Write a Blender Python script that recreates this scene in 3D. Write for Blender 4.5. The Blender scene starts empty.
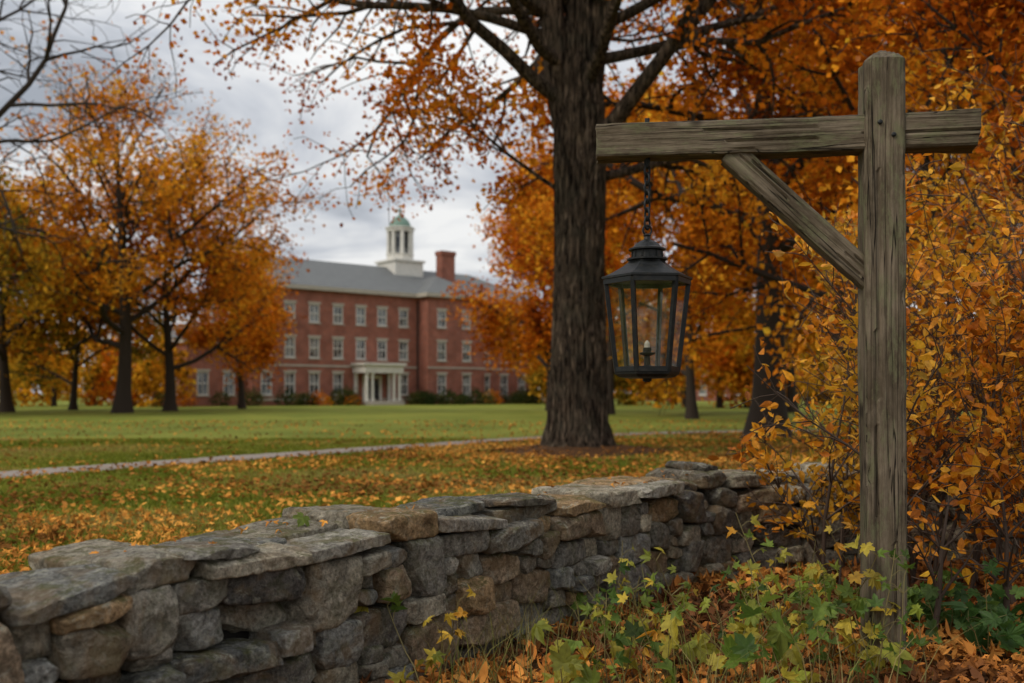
import bpy, math, random
import numpy as np
from mathutils import Vector, Matrix
R = math.radians
scene = bpy.context.scene

# ------------------------------------------------------------ noise (numpy)
def _hash(ix, iy, iz, seed):
    h = (ix*374761393 + iy*668265263 + iz*2147483647 + seed*1274126177) & 0xffffffff
    h = ((h ^ (h >> 13)) * 1274126177) & 0xffffffff
    h = ((h ^ (h >> 16)) * 2246822519) & 0xffffffff
    return ((h ^ (h >> 15)) & 0xffffff) / float(0xffffff)
def vnoise(P, seed=0):
    P = np.asarray(P, float); I = np.floor(P).astype(np.int64); F = P - I; F = F*F*(3-2*F)
    x, y, z = I[:, 0], I[:, 1], I[:, 2]; out = 0
    for dx in (0, 1):
        for dy in (0, 1):
            for dz in (0, 1):
                w = (F[:, 0] if dx else 1-F[:, 0])*(F[:, 1] if dy else 1-F[:, 1])*(F[:, 2] if dz else 1-F[:, 2])
                out = out + w*_hash(x+dx, y+dy, z+dz, seed)
    return out*2-1
def fbm(P, oct=3, seed=0):
    P = np.asarray(P, float); a = 1.; s = 0; t = 0
    for o in range(oct):
        s = s + a*vnoise(P*(2.03**o)+o*17.3, seed+o); t += a; a *= .5
    return s/t

# ------------------------------------------------------------ mesh assembly
class MB:
    def __init__(s): s.v=[]; s.f=[]; s.m=[]; s.c=[]; s.sm=[]; s.n=0
    def add(s, V, F, mi=0, col=(1,1,1), smooth=False):
        V = np.asarray(V, float).reshape(-1, 3)
        if len(V) == 0: return
        col = np.asarray(col, float)
        if col.ndim == 1: col = np.tile(col, (len(V), 1))
        s.v.append(V); s.c.append(col)
        if isinstance(F, np.ndarray): Fs = [F]
        else:
            d = {}
            for f in F: d.setdefault(len(f), []).append(f)
            Fs = [np.array(q) for q in d.values()]
        for f in Fs:
            s.f.append(f+s.n); s.m.append(np.full(len(f), mi)); s.sm.append(np.full(len(f), smooth))
        s.n += len(V)
    def box(s, x0, x1, y0, y1, z0, z1, mi=0, col=(1,1,1)):
        V = [(x0,y0,z0),(x1,y0,z0),(x1,y1,z0),(x0,y1,z0),(x0,y0,z1),(x1,y0,z1),(x1,y1,z1),(x0,y1,z1)]
        s.add(V, np.array([(0,3,2,1),(4,5,6,7),(0,1,5,4),(1,2,6,5),(2,3,7,6),(3,0,4,7)]), mi, col)
    def lathe(s, prof, n, cx=0, cy=0, mi=0, rot=0, smooth=False, caps=True):
        V = []; F = []
        for (r, z) in prof:
            for k in range(n):
                a = rot+2*math.pi*k/n; V.append((cx+r*math.cos(a), cy+r*math.sin(a), z))
        for i in range(len(prof)-1):
            for k in range(n):
                F.append((i*n+k, i*n+(k+1)%n, (i+1)*n+(k+1)%n, (i+1)*n+k))
        s.add(V, F, mi, smooth=smooth)
        if caps:
            s.add(V[:n], [tuple(reversed(range(n)))], mi); s.add(V[-n:], [tuple(range(n))], mi)
    def build(s, name, mats, parent=None, loc=(0,0,0), rot=(0,0,0)):
        me = bpy.data.meshes.new(name)
        V = np.concatenate(s.v); C = np.concatenate(s.c)
        me.vertices.add(len(V)); me.vertices.foreach_set('co', V.ravel())
        nl = sum(f.size for f in s.f); nf = sum(len(f) for f in s.f)
        me.loops.add(nl); me.polygons.add(nf)
        me.loops.foreach_set('vertex_index', np.concatenate([f.ravel() for f in s.f]).astype(np.int32))
        tot = np.concatenate([np.full(len(f), f.shape[1]) for f in s.f]).astype(np.int32)
        st = np.concatenate([[0], np.cumsum(tot)[:-1]]).astype(np.int32)
        me.polygons.foreach_set('loop_start', st)
        me.polygons.foreach_set('material_index', np.concatenate(s.m).astype(np.int32))
        me.polygons.foreach_set('use_smooth', np.concatenate(s.sm).astype(bool))
        me.update(calc_edges=True)
        at = me.color_attributes.new('Col', 'FLOAT_COLOR', 'POINT')
        at.data.foreach_set('color', np.hstack([C, np.ones((len(C), 1))]).astype(np.float32).ravel())
        for m in mats: me.materials.append(m)
        ob = bpy.data.objects.new(name, me); scene.collection.objects.link(ob)
        ob.location = loc; ob.rotation_euler = rot
        if parent: ob.parent = parent
        return ob
def empty(name, loc=(0,0,0), rot=(0,0,0)):
    e = bpy.data.objects.new(name, None); scene.collection.objects.link(e)
    e.location = loc; e.rotation_euler = rot; e.empty_display_size = .2
    return e

# ------------------------------------------------------------ materials
class NT:
    def __init__(s, name):
        s.mat = bpy.data.materials.new(name); s.mat.use_nodes = True
        s.t = s.mat.node_tree; s.b = s.t.nodes['Principled BSDF']; s.out = s.t.nodes['Material Output']
    def n(s, typ, **kw):
        nd = s.t.nodes.new(typ)
        for k, v in kw.items(): setattr(nd, k, v)
        return nd
    def l(s, a, b): s.t.links.new(a, b)
    def coord(s, scale=(1,1,1), src='Object'):
        tc = s.n('ShaderNodeTexCoord'); mp = s.n('ShaderNodeMapping'); mp.inputs['Scale'].default_value = scale
        s.l(tc.outputs[src], mp.inputs['Vector']); return mp.outputs[0]
    def noise(s, vec, scale, detail=4, rough=.55, dist=0):
        nd = s.n('ShaderNodeTexNoise'); nd.inputs['Scale'].default_value = scale; nd.inputs['Detail'].default_value = detail
        nd.inputs['Roughness'].default_value = rough; nd.inputs['Distortion'].default_value = dist
        if vec is not None: s.l(vec, nd.inputs['Vector'])
        return nd.outputs['Fac']
    def ramp(s, fac, stops):
        r = s.n('ShaderNodeValToRGB'); e = r.color_ramp.elements
        while len(e) < len(stops): e.new(.5)
        for i, (p, c) in enumerate(stops):
            e[i].position = p; e[i].color = (c, c, c, 1) if isinstance(c, (int, float)) else (*c, 1)
        s.l(fac, r.inputs[0]); return r.outputs[0]
    def mix(s, fac, a, b, mode='MIX'):
        m = s.n('ShaderNodeMix'); m.data_type = 'RGBA'; m.blend_type = mode
        for sock, v in ((m.inputs[0], fac), (m.inputs[6], a), (m.inputs[7], b)):
            if hasattr(v, 'is_linked'): s.l(v, sock)
            elif isinstance(v, (int, float)): sock.default_value = v if sock == m.inputs[0] else (v, v, v, 1)
            else: sock.default_value = (*v, 1)
        return m.outputs[2]
    def attr(s):
        a = s.n('ShaderNodeAttribute'); a.attribute_name = 'Col'; return a.outputs['Color']
    def math(s, op, a, b=0.):
        m = s.n('ShaderNodeMath'); m.operation = op
        for i, v in enumerate((a, b)):
            if hasattr(v, 'is_linked'): s.l(v, m.inputs[i])
            else: m.inputs[i].default_value = v
        return m.outputs[0]
    def bump(s, h, strength=.5, dist=.01, prev=None):
        b = s.n('ShaderNodeBump'); b.inputs['Strength'].default_value = strength; b.inputs['Distance'].default_value = dist
        s.l(h, b.inputs['Height'])
        if prev is not None: s.l(prev, b.inputs['Normal'])
        return b.outputs[0]
    def fin(s, col=None, rough=.8, normal=None, spec=.3, metal=0):
        if col is not None:
            if hasattr(col, 'is_linked'): s.l(col, s.b.inputs['Base Color'])
            else: s.b.inputs['Base Color'].default_value = (*col, 1)
        if hasattr(rough, 'is_linked'): s.l(rough, s.b.inputs['Roughness'])
        else: s.b.inputs['Roughness'].default_value = rough
        s.b.inputs['Specular IOR Level'].default_value = spec; s.b.inputs['Metallic'].default_value = metal
        if normal is not None: s.l(normal, s.b.inputs['Normal'])
        return s.mat

def leaf_material(name, trans=.35, gloss=False):
    m = NT(name); c2 = m.attr()
    tr = m.n('ShaderNodeBsdfTranslucent'); m.l(c2, tr.inputs[0]); mx = m.n('ShaderNodeMixShader'); mx.inputs[0].default_value = trans
    if gloss:
        c2 = m.mix(1., c2, m.ramp(m.noise(m.coord(), 45, 2), [(.3, .7), (.7, 1.25)]), 'MULTIPLY'); m.fin(c2, .5, spec=.25); src = m.b
    else:
        src = m.n('ShaderNodeBsdfDiffuse'); m.l(c2, src.inputs[0]); m.t.nodes.remove(m.b)
    m.l(src.outputs[0], mx.inputs[1]); m.l(tr.outputs[0], mx.inputs[2]); m.l(mx.outputs[0], m.out.inputs[0])
    return m.mat
M_leaf = leaf_material('foliage_leaves', .42)
M_leafn = leaf_material('near_leaves', .45, True)
M_litter = leaf_material('fallen_leaves_mat', .12)
M_grass = leaf_material('grass_blade', .3)

def bark(name, c1, c2, sc=1., bstr=.8):
    m = NT(name); v = m.coord((1, 1, .13)); a = m.noise(v, 15*sc, 7, .72, .5)
    b = m.noise(m.coord((1, 1, 1)), 2.2*sc, 4)
    col = m.mix(m.ramp(a, [(.42, 0.), (.58, 1.)]), c1, c2)
    col = m.mix(m.ramp(b, [(.45, 0.), (.75, .45)]), col, (.14, .13, .09))
    return m.fin(col, .9, m.bump(m.ramp(a, [(.38, 0.), (.6, 1.)]), bstr, .08/sc), .12)
M_bark = bark('maple_bark', (.016, .011, .008), (.20, .145, .10), 1., 1.)
M_bark2 = NT('dark_bark').fin((.04, .03, .023), .9, None, .15)
M_twig = NT('shrub_stem_bark').fin((.06, .038, .025), .8)

# stone: texture space is offset per stone so grain and lichen do not run across joints
m = NT('field_stone'); base = m.attr(); tc = m.n('ShaderNodeTexCoord'); vm = m.n('ShaderNodeVectorMath'); vm.operation = 'MULTIPLY_ADD'
m.l(base, vm.inputs[0]); vm.inputs[1].default_value = (61, 83, 97); m.l(tc.outputs['Object'], vm.inputs[2]); v = vm.outputs[0]
n1 = m.noise(v, 12, 8, .72, .6); n2 = m.noise(v, 60, 5, .75); n3 = m.noise(v, 4, 4, .6, .8)
c = m.mix(1., base, m.ramp(n1, [(.32, .4), (.48, .9), (.64, 1.55)]), 'MULTIPLY')
c = m.mix(1., c, m.ramp(n2, [(.34, .5), (.62, 1.4)]), 'MULTIPLY')
c = m.mix(m.ramp(n3, [(.5, 0.), (.62, .6)]), c, m.mix(n1, (.07, .045, .02), (.30, .19, .09)))
geo = m.n('ShaderNodeNewGeometry'); sep = m.n('ShaderNodeSeparateXYZ'); m.l(geo.outputs['Normal'], sep.inputs[0])
up = m.ramp(sep.outputs[2], [(.2, 0.), (.75, 1.)])
lich = m.ramp(m.noise(v, 15, 8, .8, .9), [(.54, 0.), (.58, 1.)])
c = m.mix(m.math('MULTIPLY', lich, m.math('ADD', m.math('MULTIPLY', up, .35), .32)), c, (.40, .38, .29))
moss = m.ramp(m.noise(v, 6, 7, .8, .5), [(.5, 0.), (.57, 1.)])
c = m.mix(m.math('MULTIPLY', moss, m.math('ADD', m.math('MULTIPLY', up, .42), .24)), c, (.08, .08, .02))
M_stone = m.fin(c, .95, m.bump(n2, .9, .014, m.bump(n1, .9, .045)), .1)
M_core = NT('wall_core_earth').fin((.012, .010, .008), 1.)

# weathered timber (grain along local z)
def timber(name, ca, cb):
    m = NT(name); v = m.coord((1, 1, .045)); g = m.noise(v, 60, 8, .7, .7)
    v1 = m.coord((1, 1, .02)); crk = m.noise(v1, 22, 3, .5, .4)
    cr = m.ramp(m.math('ABSOLUTE', m.math('SUBTRACT', crk, .5)), [(0., 1.), (.01, 0.)])
    big = m.noise(m.coord((1, 1, .45)), 5.5, 7, .7)
    c = m.mix(m.ramp(g, [(.32, 0.), (.68, 1.)]), ca, cb)
    c = m.mix(m.ramp(big, [(.4, 0.), (.6, .85)]), c, (.06, .045, .028))
    gr = m.noise(m.coord((1, 1, .35)), 14, 7, .8)
    c = m.mix(m.ramp(gr, [(.5, 0.), (.6, .55)]), c, (.16, .165, .085))
    c = m.mix(cr, c, (.012, .009, .007))
    kn = m.n('ShaderNodeTexVoronoi'); kn.inputs['Scale'].default_value = 3.1; m.l(m.coord((1, 1, .8)), kn.inputs['Vector'])
    c = m.mix(m.ramp(kn.outputs['Distance'], [(.05, .85), (.12, 0.)]), c, (.025, .018, .012))
    h = m.math('SUBTRACT', g, m.math('MULTIPLY', cr, 1.2))
    return m.fin(c, .9, m.bump(h, .9, .01), .12)
M_timber = timber('weathered_timber', (.07, .052, .034), (.25, .20, .14))

# lawn
m = NT('lawn_grass'); v = m.coord()
a = m.noise(v, .22, 4, .6, .5); b = m.noise(v, 2.2, 4, .7); c3 = m.noise(v, 26, 4, .75)
c = m.mix(m.ramp(a, [(.38, 0.), (.62, 1.)]), (.12, .155, .02), (.21, .225, .034))
c = m.mix(m.ramp(b, [(.48, 0.), (.72, .55)]), c, (.25, .18, .05))
c = m.mix(1., c, m.ramp(c3, [(.25, .55), (.7, 1.3)]), 'MULTIPLY')
M_lawn = m.fin(c, .95, m.bump(c3, .8, .03), .1)
m = NT('leaf_litter_soil'); v = m.coord()
vo = m.n('ShaderNodeTexVoronoi'); vo.inputs['Scale'].default_value = 19; m.l(v, vo.inputs['Vector'])
c = m.mix(m.ramp(m.noise(v, 5, 5), [(.35, 0.), (.65, 1.)]), (.05, .028, .014), (.14, .065, .025))
c = m.mix(.4, c, m.ramp(vo.outputs['Distance'], [(0., (.2, .09, .03)), (.6, (.04, .02, .01))]))
M_soil = m.fin(c, .95, m.bump(vo.outputs['Distance'], .8, .03), .1)
m = NT('path_gravel'); v = m.coord(); n = m.noise(v, 30, 6, .7); n2 = m.noise(v, 1.2, 4)
c = m.mix(n, (.18, .15, .13), (.34, .29, .25)); c = m.mix(m.ramp(n2, [(.5, 0.), (.75, .5)]), c, (.22, .15, .07))
M_path = m.fin(c, .9, m.bump(n, .5, .01), .2)

# building materials
def brick(name, c1, c2):
    m = NT(name); tc = m.n('ShaderNodeTexCoord'); sp = m.n('ShaderNodeSeparateXYZ'); m.l(tc.outputs['Object'], sp.inputs[0])
    cb = m.n('ShaderNodeCombineXYZ'); m.l(m.math('ADD', sp.outputs[0], sp.outputs[1]), cb.inputs[0]); m.l(sp.outputs[2], cb.inputs[1])
    br = m.n('ShaderNodeTexBrick'); br.inputs['Scale'].default_value = 1.; br.inputs['Brick Width'].default_value = .22
    br.inputs['Row Height'].default_value = .075; br.inputs['Mortar Size'].default_value = .009
    br.inputs['Color1'].default_value = (*c1, 1); br.inputs['Color2'].default_value = (*c2, 1); br.inputs['Mortar'].default_value = (.22, .15, .12, 1)
    m.l(cb.outputs[0], br.inputs['Vector'])
    n = m.noise(tc.outputs['Object'], .7, 5, .65)
    c = m.mix(1., br.outputs['Color'], m.ramp(n, [(.3, .65), (.7, 1.25)]), 'MULTIPLY')
    return m.fin(c, .85, None, .2)
M_brick = brick('red_brick', (.33, .10, .058), (.23, .07, .044))
m = NT('slate_roof'); v = m.coord((1, 1, 1)); n = m.noise(v, 1.6, 5, .65); w = m.n('ShaderNodeTexWave'); w.bands_direction = 'Z'
w.inputs['Scale'].default_value = 2.4; w.inputs['Distortion'].default_value = .6; m.l(v, w.inputs['Vector'])
c = m.mix(n, (.10, .105, .105), (.18, .185, .18)); c = m.mix(.25, c, w.outputs['Color'], 'MULTIPLY')
M_slate = m.fin(c, .7)
def paint(name, col, r=.5):
    m = NT(name); n = m.noise(m.coord(), 2.5, 6, .7)
    return m.fin(m.mix(1., col, m.ramp(n, [(.3, .8), (.7, 1.05)]), 'MULTIPLY'), r)
M_white = paint('white_painted_wood', (.66, .64, .58)); M_lime = paint('limestone_trim', (.42, .38, .31), .8)
M_copper = paint('verdigris_copper', (.14, .23, .18)); M_door = paint('door_paint', (.03, .03, .03))
m = NT('window_glass'); n = m.noise(m.coord(), .8, 2)
M_win = m.fin(m.mix(m.ramp(n, [(.45, 0.), (.55, 1.)]), (.03, .035, .04), (.2, .21, .21)), .08, None, .8)
m = NT('black_iron'); n = m.noise(m.coord(), 40, 6, .7)
M_iron = m.fin(m.mix(m.ramp(n, [(.5, 0.), (.75, 1.)]), (.006, .007, .007), (.03, .026, .02)), .5, m.bump(n, .5, .002), .3, 0)
m = NT('lantern_glass'); tr = m.n('ShaderNodeBsdfTransparent'); tr.inputs[0].default_value = (.93, .93, .88, 1)
gl = m.n('ShaderNodeBsdfGlossy'); gl.inputs['Roughness'].default_value = .12; gl.inputs[0].default_value = (.9, .9, .9, 1)
mx = m.n('ShaderNodeMixShader'); m.l(m.ramp(m.noise(m.coord(), 9, 5, .7), [(.4, .03), (.8, .13)]), mx.inputs[0])
m.l(tr.outputs[0], mx.inputs[1]); m.l(gl.outputs[0], mx.inputs[2]); m.l(mx.outputs[0], m.out.inputs[0]); M_glass = m.mat
M_candle = NT('burner_porcelain').fin((.45, .42, .36), .4)

# ------------------------------------------------------------ leaf templates
def tmpl_quad():
    V = np.array([(0,0,0),(.5,.38,.1),(1,0,-.05),(.5,-.38,.1)], float); V[:, 0] -= .5
    return V, np.array([(0,2,1),(0,3,2)])
def tmpl_ovate():
    V = np.array([(0,0,0),(.25,.2,.05),(.55,.27,.07),(.8,.15,.03),(1,0,-.08),(.8,-.15,.03),(.55,-.27,.07),(.25,-.2,.05),(.5,0,0)], float)
    return V, np.array([(8,0,1),(8,1,2),(8,2,3),(8,3,4),(8,4,5),(8,5,6),(8,6,7),(8,7,0)])
def tmpl_lobed(spiky=True):
    pol = [(180, .12), (150, .42), (128, .34), (118, .62), (98, .45), (80, .55), (62, .93), (48, .62), (35, .42), (20, .68), (8, .85), (0, 1.05)]
    if not spiky: pol = [(180, .1), (165, .42), (150, .5), (138, .66), (126, .56), (112, .74), (100, .5), (88, .62), (76, .84), (66, .78), (56, .98), (46, .72), (36, .5), (27, .7), (18, .82), (9, .9), (0, 1.15)]
    pts = [(a, r) for a, r in pol] + [(-a, r) for a, r in reversed(pol[1:-1])]
    V = [(0, 0, 0)]
    for a, r in pts: V.append((r*math.cos(R(a)), r*math.sin(R(a)), -.16*r*r+.12*abs(math.sin(R(a*2.5)))*r))
    n = len(V)-1
    return np.array(V), np.array([(0, i+1, (i+1) % n+1) for i in range(n)])
def tmpl_low():
    V = [(0,0,0)]
    for a, r in ((180,.3),(120,.75),(90,.4),(60,1),(30,.5),(0,1.1),(-30,.5),(-60,1),(-90,.4),(-120,.75)): V.append((r*math.cos(R(a)), r*math.sin(R(a)), -.15*r*r))
    return np.array(V), np.array([(0, i+1, (i+1) % 10+1) for i in range(10)])
def scatter(mb, T, pos, nrm, size, col, rng, mi=0, curl=0.):
    V, F = T; N = len(pos)
    if N == 0: return
    nrm = nrm/np.linalg.norm(nrm, axis=1, keepdims=True)
    h = rng.normal(size=(N, 3))
    t = h - (h*nrm).sum(1, keepdims=True)*nrm; t /= np.linalg.norm(t, axis=1, keepdims=True)+1e-9
    b = np.cross(nrm, t); s = np.asarray(size).reshape(-1, 1, 1)*np.ones((N, 1, 1))
    VV = np.tile(V[None], (N, 1, 1)).copy()
    if curl:
        k = rng.normal(0, curl, (N, 1)); k2 = rng.normal(0, curl, (N, 1))
        VV[:, :, 2] += k*VV[:, :, 0]**2 + k2*VV[:, :, 1]**2*2
    W = VV[:, :, 0:1]*t[:, None]+VV[:, :, 1:2]*b[:, None]+VV[:, :, 2:3]*nrm[:, None]
    W = pos[:, None]+W*s
    k = len(V)
    FF = (F[None]+(np.arange(N)*k)[:, None, None]).reshape(-1, 3)
    mb.add(W.reshape(-1, 3), FF, mi, np.repeat(col, k, axis=0))
def leafcols(pos, pal, rng, clump=.6, seed=0, var=.25):
    pal = np.array(pal); n = len(pos)
    f = (fbm(pos*clump, 2, seed)*1.3+.5+rng.normal(0, .22, n)).clip(0, .999)*(len(pal)-1)
    i = f.astype(int); w = (f-i)[:, None]
    c = pal[i]*(1-w)+pal[np.minimum(i+1, len(pal)-1)]*w
    return (c*(1+rng.normal(0, var, (n, 1))).clip(.35, 1.7)).clip(0, .9)

# ------------------------------------------------------------ tree growth
def norm(v):
    l = math.sqrt(v[0]**2+v[1]**2+v[2]**2)+1e-9; return (v[0]/l, v[1]/l, v[2]/l)
class Tree:
    def __init__(s, seed): s.r = random.Random(seed); s.br = []; s.tw = []
    def grow(s, p, d, L, r, lvl, cfg):
        R_ = s.r; n = max(3, min(14, int(L/cfg['seg'][lvl])+1)); P = [p]; D = [d]; w = cfg['wander'][lvl]; tr = cfg['trop'][lvl]/n
        for i in range(n):
            d = norm((d[0]+R_.gauss(0, w), d[1]+R_.gauss(0, w), d[2]+R_.gauss(0, w)+tr))
            p = (p[0]+d[0]*L/n, p[1]+d[1]*L/n, p[2]+d[2]*L/n); P.append(p); D.append(d)
        tip = cfg.get('tip', .3)
        rad = [max(r*(1-(1-tip)*i/n), cfg.get('rmin', .004)) for i in range(n+1)]
        s.br.append((P, rad, cfg['sides'][lvl]))
        if lvl >= cfg['max']: s.tw.append(P); return
        if lvl == cfg['max']-1 and lvl > 0: s.tw.append(P[len(P)//3:])
        nc = cfg['n'][lvl]; st = cfg['start'][lvl]; az = R_.uniform(0, 6.28)
        for k in range(nc):
            t = st+(1-st)*(k+R_.random())/nc; j = min(n, max(1, int(round(t*n)))); dd = D[j]
            az += 2.4+R_.uniform(-.5, .5); an = R(cfg['ang'][lvl])*R_.uniform(.65, 1.25)
            a = norm((dd[1], -dd[0], 0.001)) if abs(dd[2]) < .95 else (1, 0, 0)
            b = (dd[1]*a[2]-dd[2]*a[1], dd[2]*a[0]-dd[0]*a[2], dd[0]*a[1]-dd[1]*a[0])
            ca, sa = math.cos(az)*math.sin(an), math.sin(az)*math.sin(an); c = math.cos(an)
            nd = norm(tuple(dd[q]*c+a[q]*ca+b[q]*sa for q in range(3)))
            s.grow(P[j], nd, L*cfg['lr'][lvl]*(1.2-.6*t)*R_.uniform(.65, 1.2), min(rad[j]*.75, r*.55), lvl+1, cfg)
    def mesh(s, mb, mi=0):
        g = {}
        for P, rd, sd in s.br: g.setdefault((len(P), sd), []).append((P, rd))
        for (n, sd), L in g.items():
            P = np.array([q[0] for q in L]); r = np.array([q[1] for q in L]); B = len(P)
            T = np.gradient(P, axis=1); T /= np.linalg.norm(T, axis=2, keepdims=True)+1e-9
            mean = P[:, -1]-P[:, 0]; mean /= np.linalg.norm(mean, axis=1, keepdims=True)+1e-9
            ref = np.where((np.abs(mean[:, 2:3]) < .7), np.array([[0, 0, 1.]]), np.array([[1., 0, 0]]))[:, None]
            u = np.cross(T, ref); u /= np.linalg.norm(u, axis=2, keepdims=True)+1e-9; v = np.cross(T, u)
            a = np.arange(sd)*2*math.pi/sd
            V = P[:, :, None]+r[:, :, None, None]*(u[:, :, None]*np.cos(a)[None, None, :, None]+v[:, :, None]*np.sin(a)[None, None, :, None])
            i = np.arange(n-1)[:, None]*sd; k = np.arange(sd)[None]; k1 = (k+1) % sd
            F = np.stack([i+k, i+k1, i+sd+k1, i+sd+k], -1).reshape(-1, 4)
            F = (F[None]+(np.arange(B)*n*sd)[:, None, None]).reshape(-1, 4)
            mb.add(V.reshape(-1, 3), F, mi, (1, 1, 1), True)
    def leafpos(s, per, spread, rng, tmin=.1):
        out = []; L = {}
        for P in s.tw: L.setdefault(len(P), []).append(P)
        for n, A in L.items():
            if n < 2: continue
            A = np.array(A); B = len(A); t = rng.uniform(tmin, 1, (B, per))*(n-1); i = np.minimum(t.astype(int), n-2); f = (t-i)[..., None]
            bi = np.arange(B)[:, None]
            out.append((A[bi, i]*(1-f)+A[bi, i+1]*f).reshape(-1, 3))
        p = np.concatenate(out); return p+rng.normal(0, spread, p.shape)
CFG = dict(seg=[1.2,1.,.7,.45], wander=[.05,.13,.17,.2], trop=[.1,.35,.15,-.25], sides=[14,8,5,3], n=[0,8,6,0], start=[.3,.25,.15,0],
           ang=[50,48,48,40], lr=[.5,.48,.5,.5], max=3, rmin=.012, tip=.3)
ORANGE = [(.36,.085,.008),(.60,.17,.012),(.74,.265,.018),(.80,.36,.03)]
RUST = [(.36,.075,.008),(.58,.145,.012),(.72,.225,.016),(.78,.31,.025)]
YELL = [(.30,.13,.010),(.54,.235,.015),(.72,.34,.022),(.80,.43,.035)]
GOLD = [(.34,.11,.009),(.58,.20,.014),(.74,.29,.02),(.78,.38,.032)]
OLIVE = [(.14,.11,.016),(.28,.19,.02),(.48,.27,.024),(.62,.32,.028)]

def make_tree(name, x, y, H, cr, tr, fork, nl, per, lsize, pal, seed, spread=.3, topthin=0., bark=M_bark2, cfgmod=None, lean=(0,0), keep=1., incs=(70,46)):
    T = Tree(seed); rng = np.random.default_rng(seed); cfg = dict(CFG)
    if cfgmod: cfg.update(cfgmod)
    n = 14; P = []; r = []; q = T.r
    for i in range(n+1):
        t = i/n; z = -.1+t*(H*.86)
        P.append((x+lean[0]*t+math.sin(t*5+seed)*.12*cr*.15, y+lean[1]*t+math.cos(t*4+seed)*.1*cr*.1, z)); r.append(tr*(1-.86*t)*(1+.5*math.exp(-t*30)))
    T.br.append((P, r, 14)); az = q.uniform(0, 6)
    for k in range(nl):
        u = (k+q.random()*.8)/nl; z = fork+(H*.84-fork)*u**.9; t = z/(H*.86); j = t*n; i = min(n-1, int(j)); f = j-i
        pp = tuple(P[i][c]*(1-f)+P[i+1][c]*f for c in range(3)); rr = r[i]*(1-f)+r[i+1]*f
        az += 2.4+q.uniform(-.4, .4); inc = R(incs[0]-incs[1]*u+q.uniform(-8, 8))
        L = cr*(.95 if u < .35 else .95-.5*(u-.35)/.65)*q.uniform(.8, 1.15)
        T.grow(pp, (math.cos(az)*math.sin(inc), math.sin(az)*math.sin(inc), math.cos(inc)), L, rr*.55, 1, cfg)
    mb = MB(); T.mesh(mb, 0)
    if per > 0:
        pos = T.leafpos(per, spread, rng)
        if topthin:
            h = (pos[:, 2]/H).clip(0, 1); rad = np.hypot(pos[:, 0]-x, pos[:, 1]-y)/cr
            kp = rng.random(len(pos)) > topthin*((h*1.1)**2+.35*rad-.25).clip(0, .97); pos = pos[kp]
        cl = fbm(pos*.5, 2, seed+5); pos = pos[rng.random(len(pos)) < (keep*(.7+cl*1.3)).clip(.04, 1)]
        pos = pos[pos[:, 2] > .5]
        nr = rng.normal(size=(len(pos), 3)); nr[:, 2] += .5
        scatter(mb, tmpl_quad(), pos, nr, lsize*rng.uniform(.6, 1.25, len(pos)), leafcols(pos, pal, rng, .45, seed), rng, 1, .2)
    return mb.build(name, [bark, M_leaf])

# ------------------------------------------------------------ wall path
ctrl = [(-3.3,.35),(-2.6,1.4),(-1.5,2.9),(-.66,4.1),(.15,5.2),(.86,6.15),(1.5,6.85),(2.4,7.25),(3.7,7.45),(5.4,7.6),(7.5,7.7)]
pts = []
for i in range(1, len(ctrl)-2):
    p0, p1, p2, p3 = [np.array(ctrl[i+k], float) for k in (-1, 0, 1, 2)]
    for t in np.linspace(0, 1, 40, endpoint=False):
        pts.append(.5*((2*p1)+(-p0+p2)*t+(2*p0-5*p1+4*p2-p3)*t*t+(-p0+3*p1-3*p2+p3)*t**3))
WP = np.array(pts); dS = np.r_[0, np.cumsum(np.linalg.norm(np.diff(WP, axis=0), axis=1))]; WL = dS[-1]
WT = np.gradient(WP, axis=0); WT /= np.linalg.norm(WT, axis=1, keepdims=True); WN = np.stack([-WT[:, 1], WT[:, 0]], 1)
def wall_at(s):
    x = np.interp(s, dS, WP[:, 0]); y = np.interp(s, dS, WP[:, 1]); tx = np.interp(s, dS, WT[:, 0]); ty = np.interp(s, dS, WT[:, 1])
    l = np.hypot(tx, ty); return x, y, tx/l, ty/l
def wall_side(xy):
    out = np.empty(len(xy)); W = WP[::4]; Nn = WN[::4]
    for a in range(0, len(xy), 20000):
        d = ((xy[a:a+20000, None]-W[None])**2).sum(2); j = d.argmin(1)
        out[a:a+20000] = ((xy[a:a+20000]-W[j])*Nn[j]).sum(1)
    return out

def cubegrid(nx, ny, nz):
    idx = {}; V = []; F = []
    def vid(i, j, k):
        q = (i, j, k)
        if q not in idx: idx[q] = len(V); V.append((2*i/nx-1, 2*j/ny-1, 2*k/nz-1))
        return idx[q]
    for i in range(nx):
        for j in range(ny):
            F.append((vid(i,j,0), vid(i,j+1,0), vid(i+1,j+1,0), vid(i+1,j,0))); F.append((vid(i,j,nz), vid(i+1,j,nz), vid(i+1,j+1,nz), vid(i,j+1,nz)))
    for i in range(nx):
        for k in range(nz):
            F.append((vid(i,0,k), vid(i+1,0,k), vid(i+1,0,k+1), vid(i,0,k+1))); F.append((vid(i,ny,k), vid(i,ny,k+1), vid(i+1,ny,k+1), vid(i+1,ny,k)))
    for j in range(ny):
        for k in range(nz):
            F.append((vid(0,j,k), vid(0,j,k+1), vid(0,j+1,k+1), vid(0,j+1,k))); F.append((vid(nx,j,k), vid(nx,j+1,k), vid(nx,j+1,k+1), vid(nx,j,k+1)))
    return np.array(V), np.array(F)
CG = {n: cubegrid(n, n, n) for n in (4, 8, 20)}
STC = [(.22,.19,.15),(.30,.26,.195),(.17,.155,.13),(.24,.175,.115),(.36,.31,.225),(.20,.18,.15),(.28,.255,.21),(.29,.19,.10),(.14,.125,.108),(.25,.225,.18),(.19,.185,.165)]
rs = np.random.default_rng(11)
wall = MB()
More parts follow.
